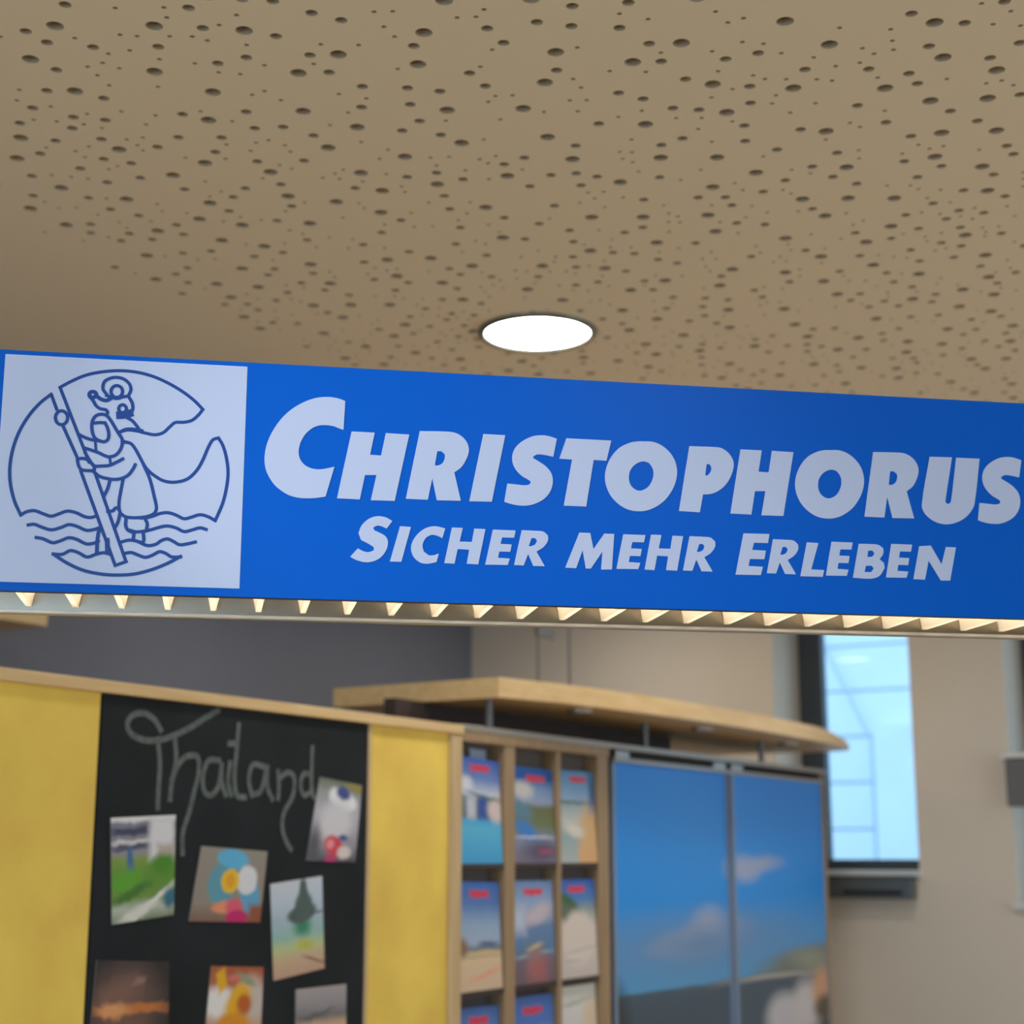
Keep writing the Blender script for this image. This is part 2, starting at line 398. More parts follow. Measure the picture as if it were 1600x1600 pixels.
CHALK = [[(2526, 1857), (2505, 1878), (2472, 1889), (2441, 1882), (2427, 1864), (2438, 1845), (2476, 1834), (2521, 1836), (2573, 1851), (2625, 1873), (2665, 1894), (2703, 1912)], [(2518, 1838), (2528, 1785), (2527, 1740), (2527, 1696)], [(2570, 1842), (2576, 1796), (2566, 1751), (2563, 1715)], [(2565, 1755), (2583, 1788), (2609, 1807), (2643, 1807), (2648, 1777), (2637, 1735), (2623, 1689), (2606, 1644), (2608, 1603)], [(2713, 1803), (2678, 1801), (2662, 1768), (2668, 1736), (2689, 1727), (2713, 1747), (2721, 1794), (2723, 1757), (2739, 1729)], [(2749, 1800), (2744, 1757), (2756, 1730)], [(2743, 1842), (2765, 1843)], [(2773, 1885), (2769, 1830), (2765, 1772), (2775, 1730), (2804, 1726)], [(2868, 1796), (2826, 1799), (2813, 1765), (2826, 1732), (2856, 1742), (2872, 1787), (2876, 1796), (2878, 1753), (2898, 1724)], [(2915, 1788), (2920, 1754), (2918, 1727)], [(2923, 1774), (2950, 1787), (2974, 1778), (2972, 1736), (2942, 1696), (2936, 1662), (2954, 1628), (2970, 1613)], [(3039, 1784), (3010, 1787), (2999, 1762), (3012, 1737), (3045, 1749)], [(3040, 1850), (3039, 1794), (3045, 1739), (3079, 1724)]]

# ------------------------------------------------------------------ palette
M_ceil = plain('ceiling_board_paint', (244, 231, 208), 0.9, bump=0.05, bscale=300)
M_felt = plain('acoustic_felt', (70, 62, 54), 1.0)
M_hole_shade = plain('board_core_hole_shade', (196, 176, 148), 1.0)  # bare board core, toned darker to put the holes' shade into its colour
M_grey = plain('grey_wall_paint', (118, 122, 136), 0.9, vary=0.05, scale=2)
M_beige = plain('beige_wall_paint', (214, 204, 190), 0.9, vary=0.03, scale=2)
M_floor = wood('floor_planks', (192, 164, 126), (212, 186, 150), 'Y', 0.4)
M_frame = plain('window_frame_paint', (66, 74, 82), 0.45)
M_sill = plain('sill_board', (214, 216, 214), 0.4)
M_sillbox = plain('sill_box_metal', (92, 100, 104), 0.4, 0.3)
M_glass = glass('window_glass')
M_clad = plain('white_cladding', (236, 240, 244), 0.7, vary=0.03, scale=3)
M_joint = plain('cladding_joint', (196, 208, 220), 0.9)
M_beech = wood('beech_laminate', (216, 182, 128), (232, 202, 152), 'Y')
M_beechz = wood('beech_upright', (196, 168, 124), (216, 190, 146), 'Z')
M_rackwood = wood('rack_wood', (152, 126, 94), (170, 144, 110), 'Z')
M_dark = plain('dark_brown_panel', (62, 50, 48), 0.7)
M_rackback = plain('rack_back_panel', (98, 92, 90), 0.8)
M_rail = plain('grey_rail', (176, 172, 166), 0.35, 0.6)
M_yellow = plain('yellow_wipe_paint', (250, 212, 98), 0.75, vary=0.13, scale=5)
M_slate = plain('chalkboard_slate', (34, 39, 44), 0.6, 0.0, 0.15, vary=0.25, scale=4)
M_profile = plain('door_edge_profile', (138, 156, 184), 0.45, 0.2)
M_post = plain('grey_post', (112, 114, 118), 0.4, 0.5)
M_print_edge = plain('print_edge', (120, 118, 114), 0.8)
M_chalk = plain('chalk', (98, 107, 108), 1.0, vary=0.25, scale=60)
M_black = plain('black_slot', (22, 20, 20), 0.7)
M_alu = plain('satin_aluminium', (190, 192, 194), 0.35, 0.9)
M_mirror = plain('bright_reflector', (150, 142, 128), 0.25, 1.0)
M_blade = plain('louvre_blade_satin', (245, 238, 226), 0.45, 0.0)
nt_ = M_blade.node_tree
tl_ = nt_.nodes.new('ShaderNodeBsdfTranslucent'); tl_.inputs[0].default_value = (0.95, 0.9, 0.8, 1)
mx_ = nt_.nodes.new('ShaderNodeMixShader'); mx_.inputs[0].default_value = 0.6
nt_.links.new(nt_.nodes['Principled BSDF'].outputs[0], mx_.inputs[1]); nt_.links.new(tl_.outputs[0], mx_.inputs[2])
nt_.links.new(mx_.outputs[0], nt_.nodes['Material Output'].inputs[0])
M_housing = plain('white_housing', (232, 232, 230), 0.4)
M_tube = emit('lamp_tube_glow', (1.0, 0.90, 0.76), 24.0)
M_diff = emit('downlight_diffuser_glow', (1.0, 0.94, 0.84), 34.0)
M_ring = plain('downlight_ring_grey', (118, 122, 116), 0.35, 0.4)
M_blue = plain('sign_blue_foil', (0, 99, 214), 0.36, 0.0, 0.15)
M_white = plain('sign_white_foil', (200, 213, 246), 0.4, 0.0, 0.3)
M_navy = plain('emblem_blue_ink', (2, 70, 156), 0.4)
M_paper = plain('paper_edge', (222, 220, 214), 0.8)
M_steel = plain('steel_wire', (170, 170, 168), 0.3, 0.9)
M_wallbox = plain('grey_wall_box', (96, 96, 96), 0.5)

# ------------------------------------------------------------------ the room
XL, XR, YF, YB, ZC = -4.45, 3.6, -3.2, 7.0, 2.85
TW = 0.40


def struct(name, bm, mats, parent=None, bevel=0.0):
    o = done(name, bm, mats, parent, bevel=bevel)
    if parent is None:
        o['kind'] = 'structure'
    return o


bm = bmesh.new(); bx(bm, XL - .2, XR + .2, YF - .3, YB + TW, -0.12, 0.0)
tag(struct('floor', bm, M_floor), 'warm wooden plank floor of the travel shop', 'floor')
bm = bmesh.new(); bx(bm, XL - .2, XL, YF - .3, YB + TW, 0, ZC + .2)
tag(struct('wall_left', bm, M_grey), 'slate grey painted wall behind the chalkboard partition', 'wall')
bm = bmesh.new()
bx(bm, XR, XR + .2, YF - .3, 2.9, 0, ZC + .2); bx(bm, XR, XR + .2, 6.3, YB + TW, 0, ZC + .2)
bx(bm, XR, XR + .2, 2.9, 6.3, 0, 1.0); bx(bm, XR, XR + .2, 2.9, 6.3, 2.5, ZC + .2)  # opening made for the added side light
tag(struct('wall_right', bm, M_beige), 'plain beige painted side wall of the shop', 'wall')
# window wall with two narrow openings
W1, W2 = (-2.79, -2.146, 1.53, 2.72), (-1.733, -1.09, 1.40, 2.72)
bm = bmesh.new()
bx(bm, XL, W1[0], YB, YB + TW, 0, ZC + .2)
bx(bm, W1[0], W1[1], YB, YB + TW, 0, W1[2]); bx(bm, W1[0], W1[1], YB, YB + TW, W1[3], ZC + .2)
bx(bm, W1[1], W2[0], YB, YB + TW, 0, ZC + .2)
bx(bm, W2[0], W2[1], YB, YB + TW, 0, W2[2]); bx(bm, W2[0], W2[1], YB, YB + TW, W2[3], ZC + .2)
bx(bm, W2[1], XR, YB, YB + TW, 0, ZC + .2)
tag(struct('wall_back', bm, M_beige), 'beige painted wall with narrow deep-set windows', 'wall')
# shop front behind the viewer
bm = bmesh.new()
bx(bm, XL, -2.7, YF - .2, YF, 0, ZC + .2); bx(bm, 2.7, XR, YF - .2, YF, 0, ZC + .2)
bx(bm, -2.7, 2.7, YF - .2, YF, 0, .3); bx(bm, -2.7, 2.7, YF - .2, YF, 2.6, ZC + .2)
tag(struct('wall_front', bm, M_beige), 'shop front wall around the large street glazing', 'wall')

# ceiling: acoustic boards with round scattered holes, plain strip along the left wall
rng = random.Random(11)
XH0, YH0, TS, NX, NY = -2.45, 0.2, 1.2, 3, 5
holes = []


def try_put(r, gap, n, tries=9000):
    c = 0
    for _ in range(tries):
        if c >= n: break
        x, y = rng.uniform(r + .003, TS - r - .003), rng.uniform(r + .003, TS - r - .003)
        ok = True
        for hx, hy, hr in holes:
            dx = abs(x - hx); dx = min(dx, TS - dx)
            dy = abs(y - hy); dy = min(dy, TS - dy)
            need = r + hr + gap
            if dx < need and dy < need and dx * dx + dy * dy < need * need:
                ok = False; break
        if ok:
            holes.append((x, y, r)); c += 1


try_put(.0138, .058, 72); try_put(.0098, .022, 135); try_put(.0043, .014, 220)
HV, HE, ring_of = [], [], {}
rings = []
for k, (x, y, r) in enumerate(holes):
    n = 16 if r > .012 else (12 if r > .008 else 8)
    b0 = len(HV)
    for i in range(n):
        a = 2 * math.pi * i / n
        ring_of[len(HV)] = k
        HV.append(Vector((x + r * math.cos(a), y + r * math.sin(a))))
    HE += [(b0 + i, b0 + (i + 1) % n) for i in range(n)]
    rings.append(list(range(b0, b0 + n)))
cb = len(HV)
NB = 8
for i in range(NB): HV.append(Vector((TS * i / NB, 0)))
for i in range(NB): HV.append(Vector((TS, TS * i / NB)))
for i in range(NB): HV.append(Vector((TS - TS * i / NB, TS)))
for i in range(NB): HV.append(Vector((0, TS - TS * i / NB)))
HE += [(cb + i, cb + (i + 1) % (4 * NB)) for i in range(4 * NB)]
cv, ce, cf, ov, oe, of = geometry.delaunay_2d_cdt(HV, HE, [], 0, 1e-6)
own = [ring_of.get(o[0], -1) if o else -1 for o in ov]
tris = []
for f in cf:
    a = {own[i] for i in f}
    if len(a) == 1 and -1 not in a: continue
    tris.append(list(f)[::-1])
idx = {}
for i, o in enumerate(ov):
    for q in o: idx[q] = i
base = [(v.x, v.y) for v in cv]
nb = len(base)
DEP = 0.0125
top_start = nb
wall_faces = []
tv = []
for rg in rings:
    s0 = nb + len(tv)
    for q in rg: tv.append(base[idx[q]])
    m = len(rg)
    for i in range(m):
        wall_faces.append((idx[rg[i]], idx[rg[(i + 1) % m]], s0 + (i + 1) % m, s0 + i))
verts, faces = [], []
for ix in range(NX):
    for iy in range(NY):
        o = len(verts)
        flip = (ix * 2 + iy * 3) % 4
        def tr(p):
            x, y = p
            if flip == 1: x, y = TS - x, TS - y
            return (XH0 + ix * TS + x, YH0 + iy * TS + y)
        verts += [(*tr(p), ZC) for p in base] + [(*tr(p), ZC + DEP) for p in tv]
        faces += [tuple(o + i for i in f) for f in tris] + [tuple(o + i for i in f) for f in wall_faces]
X1, Y1 = XH0 + NX * TS, YH0 + NY * TS
for (a, b, c, d) in ((XL - .2, XH0, YF - .3, YB + TW), (X1, XR + .2, YF - .3, YB + TW), (XH0, X1, YF - .3, YH0), (XH0, X1, Y1, YB + TW)):
    o = len(verts)
    verts += [(a, c, ZC), (a, d, ZC), (b, d, ZC), (b, c, ZC)]
    faces.append((o, o + 1, o + 2, o + 3))
# opening for the downlight that sits among the holes is covered by its ring
me = bpy.data.meshes.new('ceiling')
me.from_pydata(verts, [], faces)
ceil = link('ceiling', me, [M_ceil, M_hole_shade])
mi_ = ([0] * len(tris) + [1] * len(wall_faces)) * (NX * NY) + [0] * 4
me.polygons.foreach_set('material_index', mi_)
tag(ceil, 'cream acoustic ceiling with scattered round perforations of three sizes', 'ceiling', kind='structure')
bm = bmesh.new(); bx(bm, XL - .2, XR + .2, YF - .3, YB + TW, ZC + DEP, ZC + .2)
done('backing_felt', bm, M_felt, ceil)


# windows
def window(name, w, mull, label):
    x0, x1, z0, z1 = w
    yf0, yf1 = YB + .33, YB + .395
    bm = bmesh.new()
    for d in ((x0, x0 + .115, z0, z1), (x1 - .06, x1, z0, z1)):
        bx(bm, d[0], d[1], yf0, yf1, d[2], d[3])
    bx(bm, x0 + .115, x1 - .06, yf0, yf1, z0, z0 + .05); bx(bm, x0 + .115, x1 - .06, yf0, yf1, z1 - .05, z1)
    fr = done(name, bm, M_frame)
    fr['kind'] = 'structure'
    tag(fr, label, 'window')
    box('pane', (x0 + .11, x1 - .055, yf0 + .028, yf0 + .036, z0 + .045, z1 - .045), M_glass, fr)
    box('sill_board', (x0 - .02, x1 + .01, YB - .03, yf0, z0 - .022, z0 + .002), M_sill, fr, bevel=.003)
    return fr


w1 = window('window_1', W1, 1, 'narrow dark framed window beside the blue sea panels')
w2 = window('window_2', W2, 1, 'narrow dark framed window with a grey box on its edge')
sb = empty('ventilation_box', ((W1[0] + W1[1]) / 2, YB - .05, 1.415))
tag(sb, 'dark grey metal ventilation box under the bright window sill', 'box')
LO = sb.location
box('casing', (-2.74, -2.158, YB - .09, YB, 1.415, 1.505), M_sillbox, sb, bevel=.006, local=LO)
box('grille_slot', (-2.46, -2.20, YB - .094, YB - .088, 1.432, 1.450), M_black, sb, local=LO)
box('top_lip', (-2.75, -2.154, YB - .094, YB, 1.503, 1.512), M_frame, sb, local=LO)
wb = empty('wall_box', (-1.69, YB - .05, 1.80))
tag(wb, 'small dark grey wall box with white top beside the second window', 'box')
LO = wb.location
box('casing', (-1.735, -1.62, YB - .07, YB + .03, 1.80, 2.0), M_wallbox, wb, bevel=.006, local=LO)
box('top_cap', (-1.75, -1.60, YB - .08, YB + .03, 2.0, 2.02), M_sill, wb, bevel=.003, local=LO)

# the house across the yard, seen through the windows
fac = empty('neighbour_facade', (-4.2, 12.0, 0))
tag(fac, 'pale clad house front seen through the narrow window', 'building')
LO = fac.location
box('wall_core', (-7.5, -0.5, 12.03, 12.25, 0, 6.0), M_joint, fac, local=LO)
bmesh_board = bmesh.new(); bx(bmesh_board, -3.3, 3.7, 0, .03, 0, .335)
bmesh.ops.bevel(bmesh_board, geom=list(bmesh_board.edges), offset=.004, segments=1, affect='EDGES')
bme = bpy.data.meshes.new('cladding_board'); bmesh_board.to_mesh(bme); bmesh_board.free()
for k in range(17):
    o = link('cladding_board', bme, M_clad, fac)
    o.location = (0, 0, .05 + k * .35)
bm = bmesh.new()
cyl(bm, (-4.35 - LO[0], -.06, 3.25), (-3.98 - LO[0], -.06, 2.45), .012, n=10)
cyl(bm, (-3.98 - LO[0], -.06, 2.45), (-3.98 - LO[0], -.06, 0), .012, n=10)
done('drain_pipe', bm, M_joint, fac)
box('corner_pilaster', (-3.90, -3.2, 11.75, 12.0, 0, 2.55), M_clad, fac, local=LO)
bm = bmesh.new(); bx(bm, -12, 10, YB + TW, 14, -.12, -.02)
tag(done('yard', bm, M_joint), 'paved yard outside the windows', 'ground', kind='structure')
bm = bmesh.new(); bx(bm, -12, 12, -14, YF - .3, -.12, -.02)
tag(done('street', bm, M_joint), 'paved street in front of the shop', 'ground', kind='structure')


# ------------------------------------------------------------------ downlights
def downlight(x, y, label):
    r = empty('downlight', (x, y, ZC))
    tag(r, label, 'ceiling light', 'recessed ceiling downlights')
    bm = bmesh.new()
    lathe(bm, [(.128, .002), (.128, -.004), (.131, -.009), (.141, -.009), (.146, -.004), (.146, .001)], 64)
    done('trim_ring', bm, M_ring, r, smooth=True)
    bm = bmesh.new()
    lathe(bm, [(0, -.0045), (.06, -.0045), (.1285, -.003)], 64)
    d = done('diffuser', bm, M_diff, r)
    return r


dl = downlight(-1.868, 3.23, 'round lit recessed downlight in the perforated ceiling above the blue sign')
for (x, y, t) in ((-1.868, 5.6, 'round lit recessed downlight in front of the wooden canopy'),
                  (-1.868, 4.45, 'added unseen recessed downlight in front of the catalogue rack'),  # this one and those below are unseen, added for more light
                  (-3.45, 4.7, 'added unseen recessed downlight behind the catalogue rack'),
                  (-3.35, 6.2, 'added unseen recessed downlight in the corner of grey and beige wall'),
                  (-3.45, 2.2, 'added unseen recessed downlight behind the chalkboard partition'),
                  (0.6, 5.6, 'added unseen recessed downlight near the second window'),  # unseen too, put in for the light they give
                  (0.6, 0.9, 'added unseen recessed downlight over the counter area'),
                  (-1.5, -1.9, 'added unseen recessed downlight near the shop front glazing'),
                  (-1.868, 0.6, 'added unseen recessed downlight in front of the chalkboard')):
    downlight(x, y, t)

# ------------------------------------------------------------------ partition with chalkboard
PX = -2.38
part = empty('display_partition', (PX - .03, 2.5, 0))
tag(part, 'yellow painted display partition with beech frame and a black chalkboard', 'partition')
LO = part.location
box('top_rail', (PX - .07, PX + .012, 0.9, 3.69, 1.921, 1.946), M_beech, part, bevel=.002, local=LO)
box('end_post', (PX - .07, PX + .006, 3.635, 3.69, 0, 1.921), M_beechz, part, bevel=.002, local=LO)
box('yellow_panel', (PX - .05, PX - .004, 0.9, 2.352, .06, 1.921), M_yellow, part, local=LO)
box('yellow_panel', (PX - .05, PX - .004, 3.278, 3.635, .06, 1.921), M_yellow, part, local=LO)
box('panel_strip', (PX - .05, PX + .001, 3.265, 3.279, .06, 1.921), M_beechz, part, local=LO)
box('plinth', (PX - .06, PX - .01, 0.9, 3.635, 0, .06), M_beech, part, local=LO)
cbd = box('chalkboard', (PX - .045, PX - .001, 2.356, 3.265, .40, 1.919), M_slate, part, bevel=.001, local=LO)
cbd['label'] = 'black chalkboard panel with chalk lettering'
box('lower_panel', (PX - .05, PX - .004, 2.352, 3.265, .06, .40), M_yellow, part, local=LO)
bm = bmesh.new()
for kc_, ln_ in enumerate(CHALK):
    seg_, q_ = [], [Vector((a / 1000, b / 1000)) for a, b in ln_]
    cur_ = [q_[0]]
    for i_ in range(1, len(q_)):
        cur_.append(q_[i_])
        if i_ < len(q_) - 1 and (q_[i_] - q_[i_ - 1]).angle(q_[i_ + 1] - q_[i_]) > math.radians(85):
            seg_.append(cur_); cur_ = [q_[i_]]
    seg_.append(cur_)
    for js_, s_ in enumerate(seg_):
        p = smooth_path(s_, sub=4, corner=170)
        ribbon(bm, p, .0135, lambda a, b: (PX - .0006 + .00012 * kc_ + .00003 * js_ - LO[0], a - LO[1], b))
ch = done('chalk_lettering', bm, M_chalk, cbd)
ch['label'] = 'pale grey handwritten chalk word Thailand'
for p in ch.data.polygons: pass

# ------------------------------------------------------------------ pinned pictures
def card(name, q, mat, label, tilt=.004):
    """q: tl, tr, br, bl as (Y, Z) on the chalkboard"""
    x = PX + .0018
    cy = sum(p[0] for p in q) / 4
    cz = min(p[1] for p in q)
    e = empty(name, (PX - .001, cy, cz))
    tag(e, label, 'picture', 'pictures pinned to the chalkboard')
    P = [(x - (PX - .001), a - cy, b - cz) for a, b in q]
    s = sheet('print', P, .0026, (1, 0, 0), [mat, M_print_edge], e)
    return e


m1 = print_mat('print_resort', [(0, (120, 140, 110)), (.12, (190, 200, 190)), (.22, (110, 150, 60)), (.42, (90, 150, 40)), (.6, (130, 160, 70)), (.66, (150, 150, 160)), (.93, (120, 125, 150)), (.97, (235, 235, 240))],
    [('r', .3, .86, .3, .035, 2, (60, 66, 100), .3), ('r', .3, .76, .3, .02, 2, (215, 215, 225), .4), ('r', .3, .71, .3, .025, 2, (80, 84, 110), .4),
     ('r', .78, .78, .2, .2, 0, (226, 228, 238), .25), ('r', .85, .62, .15, .1, 0, (190, 180, 172), .4), ('e', .8, .52, .2, .1, 0, (70, 140, 20), .4), ('e', .2, .4, .25, .1, 10, (90, 170, 30), .4), ('e', .3, .27, .3, .05, 15, (60, 120, 30), .4),
     ('r', .28, .62, .04, .1, 0, (60, 110, 170), .5), ('r', .6, .15, .4, .03, 24, (236, 236, 236), .4), ('e', .4, .08, .3, .05, 12, (225, 228, 225), .4), ('e', .92, .18, .1, .1, 0, (40, 110, 140), .4)], .08, 7)
card('photo_print', [(2.392, 1.673), (2.58, 1.683), (2.587, 1.478), (2.41, 1.464)], m1, 'tall picture with green garden and white building on the chalkboard')
m2 = print_mat('print_colourful', [(0, (130, 95, 80)), (.25, (150, 140, 130)), (1, (150, 145, 138))],
    [('e', .38, .52, .2, .3, 0, (90, 160, 185), .12), ('e', .5, .86, .24, .13, -8, (90, 185, 235), .12), ('e', .8, .38, .14, .28, 15, (90, 170, 215), .15), ('e', .74, .58, .15, .2, 0, (225, 230, 240), .12),
     ('e', .5, .56, .13, .17, 5, (240, 200, 30), .12), ('e', .5, .56, .07, .1, 5, (235, 165, 20), .3), ('e', .45, .2, .17, .08, 8, (235, 150, 110), .2), ('e', .6, .2, .12, .12, 10, (225, 90, 120), .2), ('e', .65, .06, .16, .1, 0, (200, 10, 110), .15), ('r', .92, .1, .1, .14, 0, (150, 80, 50), .4)], .05, 5)
card('photo_print', [(2.664, 1.619), (2.885, 1.608), (2.867, 1.453), (2.634, 1.463)], m2, 'wide picture of turquoise, yellow and white round shapes with a pink spot')
m3 = print_mat('print_white_cup', [(0, (70, 70, 80)), (.2, (150, 150, 165)), (.6, (190, 190, 205)), (.85, (150, 158, 165)), (1, (110, 120, 95))],
    [('e', .6, .78, .33, .13, -10, (238, 242, 250), .15), ('e', .6, .86, .17, .08, -10, (60, 80, 150), .25), ('e', .5, .5, .35, .25, 0, (215, 216, 228), .3), ('e', .52, .2, .2, .12, -15, (215, 60, 85), .2), ('e', .45, .22, .08, .06, 0, (240, 150, 160), .3),
     ('e', .7, .3, .1, .04, 0, (70, 80, 140), .4), ('e', .48, .03, .12, .05, 0, (200, 50, 120), .3), ('e', .75, .12, .14, .08, 0, (225, 215, 215), .3), ('e', .1, .1, .14, .3, 0, (90, 90, 105), .4), ('r', .85, .95, .2, .05, -10, (150, 140, 80), .4)], .06, 5)
card('photo_print', [(3.07, 1.782), (3.24, 1.768), (3.217, 1.582), (3.026, 1.587)], m3, 'tilted white picture with a red flower covering the end of the chalk word')
m4 = print_mat('print_sea_stack', [(0, (196, 160, 140)), (.18, (206, 180, 150)), (.3, (190, 205, 150)), (.42, (150, 195, 190)), (.6, (170, 195, 215)), (.8, (195, 212, 232)), (1, (205, 215, 230))],
    [('e', .58, .5, .16, .1, 0, (50, 140, 110), .5), ('e', .62, .3, .16, .06, 0, (190, 195, 90), .5), ('e', .58, .64, .28, .1, 4, (72, 92, 92), .15), ('e', .62, .72, .17, .14, 0, (76, 100, 98), .2), ('e', .62, .86, .085, .15, 0, (74, 98, 98), .2), ('r', .75, .6, .22, .012, 6, (90, 100, 110), .4), ('r', .8, .12, .2, .015, -15, (150, 110, 100), .5)], .05, 6)
card('photo_print', [(2.898, 1.536), (3.088, 1.552), (3.106, 1.341), (2.92, 1.324)], m4, 'tall pale picture of a dark rock rising from a green sea')
def squash(shapes, f): return [(s[0], s[1], 1 - (1 - s[2]) * f, s[3], s[4] * f) + tuple(s[5:]) for s in shapes]


m5 = print_mat('print_night_food', [(0, (20, 18, 20)), (.25, (40, 30, 28)), (1, (28, 26, 30))],
    squash([('e', .45, .52, .4, .42, 0, (105, 78, 72), .45), ('e', .3, .55, .3, .2, 20, (125, 92, 82), .5), ('r', .5, .42, .45, .06, 3, (200, 120, 55), .4), ('e', .28, .4, .2, .09, 0, (225, 160, 105), .4), ('e', .4, .2, .3, .12, 0, (120, 84, 66), .5), ('e', .6, .75, .1, .04, 20, (150, 115, 105), .5)], .75), .12, 8)
card('photo_print', [(2.374, 1.398), (2.58, 1.384), (2.590, 1.17), (2.362, 1.185)], m5, 'dark brown picture with a glowing orange band low on the chalkboard')
m6 = print_mat('print_yellow_dish', [(0, (225, 215, 205)), (.75, (190, 120, 80)), (1, (170, 86, 50))],
    squash([('e', .2, .45, .32, .25, 0, (236, 236, 240), .25), ('e', .8, .5, .28, .35, 0, (205, 195, 190), .3), ('e', .55, .45, .25, .25, 30, (235, 180, 20), .25), ('r', .22, .78, .08, .16, 28, (235, 180, 10), .3), ('e', .5, .12, .3, .18, 0, (225, 150, 20), .25), ('e', .68, .42, .13, .16, 0, (190, 95, 20), .35), ('e', .68, .8, .2, .07, -15, (150, 160, 130), .35), ('e', .45, .83, .12, .05, 0, (215, 120, 110), .4)], .58), .06, 6)
card('photo_print', [(2.71, 1.368), (2.884, 1.356), (2.880, 1.12), (2.690, 1.135)], m6, 'orange framed picture of a bright yellow dish on white')
m7 = print_mat('print_grey_beach', [(0, (120, 110, 100)), (.4, (190, 160, 130)), (.58, (215, 180, 150)), (.68, (120, 118, 122)), (.8, (150, 148, 158)), (1, (170, 165, 170))], [('e', .4, .70, .3, .03, 8, (98, 98, 104), .5)], .06, 5)
card('photo_print', [(3.001, 1.300), (3.192, 1.300), (3.198, 1.09), (3.006, 1.095)], m7, 'grey and sand coloured picture low on the chalkboard, right of the yellow dish picture')

# ------------------------------------------------------------------ brochure rack
rack = empty('brochure_rack', (PX - .17, 4.12, 0))
tag(rack, 'wooden brochure rack with three columns of travel catalogues', 'rack')
LO = rack.location
RX0 = PX - .36
for (a, b) in ((3.69, 3.697), (3.922, 3.978), (4.222, 4.246), (4.482, 4.552)):
    box('upright', (RX0, PX, a, b, 0, 1.930), M_rackwood, rack, local=LO, bevel=.0015)
box('head_rail', (RX0, PX + .004, 3.69, 4.552, 1.905, 1.932), M_rackwood, rack, local=LO)
box('back_panel', (RX0 - .012, PX - .05, 3.69, 4.552, 0, 1.93), M_rackback, rack, local=LO)
ROWZ = (1.577, 1.243, .909)
for zz in ROWZ + (.575, .2):
    for (a, b) in ((3.697, 3.922), (3.978, 4.222), (4.246, 4.482)):
        box('shelf', (PX - .05, PX - .002, a, b, zz - .014, zz), M_dark, rack, local=LO)


def red_mark(cx, cy, w=.44, h=.034):
    out = []
    for i, (dx, ww, hh) in enumerate(((-.85, .13, 1.0), (-.5, .12, .8), (-.17, .15, 1.0), (.18, .12, .8), (.5, .13, .9), (.85, .12, 1.0))):
        out.append(('r', cx + dx * w / 2, cy, ww * w * .62, h * hh, 0, (225, 40, 60), .3))
    return out


def brochure(q, mat, label, lean=.006):
    """q = (y0, y1, z0, z1, slope) front face in the rack"""
    y0, y1, z0, z1, sl = q
    cy = (y0 + y1) / 2
    e = empty('brochure', (PX - .010, cy, z0))
    tag(e, label, 'brochure', 'travel catalogues in the wooden rack')
    w, h = (y1 - y0) / 2, z1 - z0
    P = [(-lean, -w, h + sl / 2), (-lean, w, h - sl / 2), (.008, w, 0), (.008, -w, 0)]
    s = sheet('cover', P, .0012, (1, 0, 0), [mat, M_paper], e)
    P2 = [(a - .0012, b * .99, c - (.002 if c > .1 else 0)) for a, b, c in P]
    sheet('page_block', P2, .010, (1, 0, 0), [M_paper, M_paper], e)
    return e


b1 = print_mat('cover_island_pool', [(0, (60, 165, 225)), (.33, (90, 190, 235)), (.42, (65, 172, 228)), (.44, (110, 120, 120)), (.62, (120, 140, 160)), (.66, (205, 215, 235)), (.8, (110, 140, 205)), (1, (50, 95, 190))],
    [('r', .28, .53, .1, .1, 0, (200, 205, 225), .3), ('r', .55, .53, .12, .11, 0, (50, 85, 170), .3), ('e', .9, .52, .22, .12, 0, (222, 205, 205), .3), ('e', .15, .75, .18, .07, 0, (220, 228, 240), .4), ('r', .6, .64, .35, .012, -6, (80, 110, 110), .5)] + red_mark(.52, .91), .05, 6)
b2 = print_mat('cover_bay_boat', [(0, (120, 110, 130)), (.25, (130, 140, 170)), (.4, (110, 120, 80)), (.58, (105, 112, 70)), (.64, (150, 165, 200)), (.8, (110, 145, 200)), (.9, (0, 80, 165)), (1, (0, 88, 175))],
    [('e', .25, .76, .25, .09, 0, (205, 205, 205), .4), ('e', .3, .34, .26, .1, -15, (60, 130, 210), .25), ('e', .15, .56, .3, .09, -8, (90, 135, 160), .4), ('e', .65, .12, .4, .1, 0, (90, 80, 110), .5), ('r', .5, .27, .4, .012, 0, (205, 210, 230), .5), ('r', .75, .12, .15, .02, 0, (170, 70, 100), .5)] + red_mark(.58, .89), .06, 5)
b3 = print_mat('cover_shore_wall', [(0, (180, 190, 190)), (.3, (150, 175, 180)), (.45, (200, 205, 200)), (.62, (160, 180, 190)), (.66, (70, 110, 120)), (.68, (150, 180, 215)), (.85, (110, 165, 215)), (1, (80, 145, 205))],
    [('e', .85, .25, .32, .38, 0, (220, 180, 125), .3), ('r', .75, .08, .26, .1, 0, (225, 175, 120), .3), ('e', .4, .35, .25, .07, -8, (225, 218, 208), .4), ('r', .95, .8, .1, .2, 0, (60, 110, 170), .6)] + red_mark(.56, .91), .05, 5)
b4 = print_mat('cover_sand_beach', [(0, (215, 190, 165)), (.3, (225, 200, 165)), (.36, (205, 185, 140)), (.38, (110, 125, 140)), (.44, (165, 185, 215)), (.6, (150, 180, 215)), (.8, (85, 125, 195)), (1, (50, 110, 195))],
    [('e', .05, .4, .16, .09, 0, (140, 115, 95), .4), ('r', .7, .42, .2, .025, 0, (85, 105, 150), .5), ('r', .5, .31, .5, .008, 0, (185, 160, 130), .5), ('r', .6, .14, .3, .02, 8, (235, 165, 135), .6)] + red_mark(.52, .89), .04, 5)
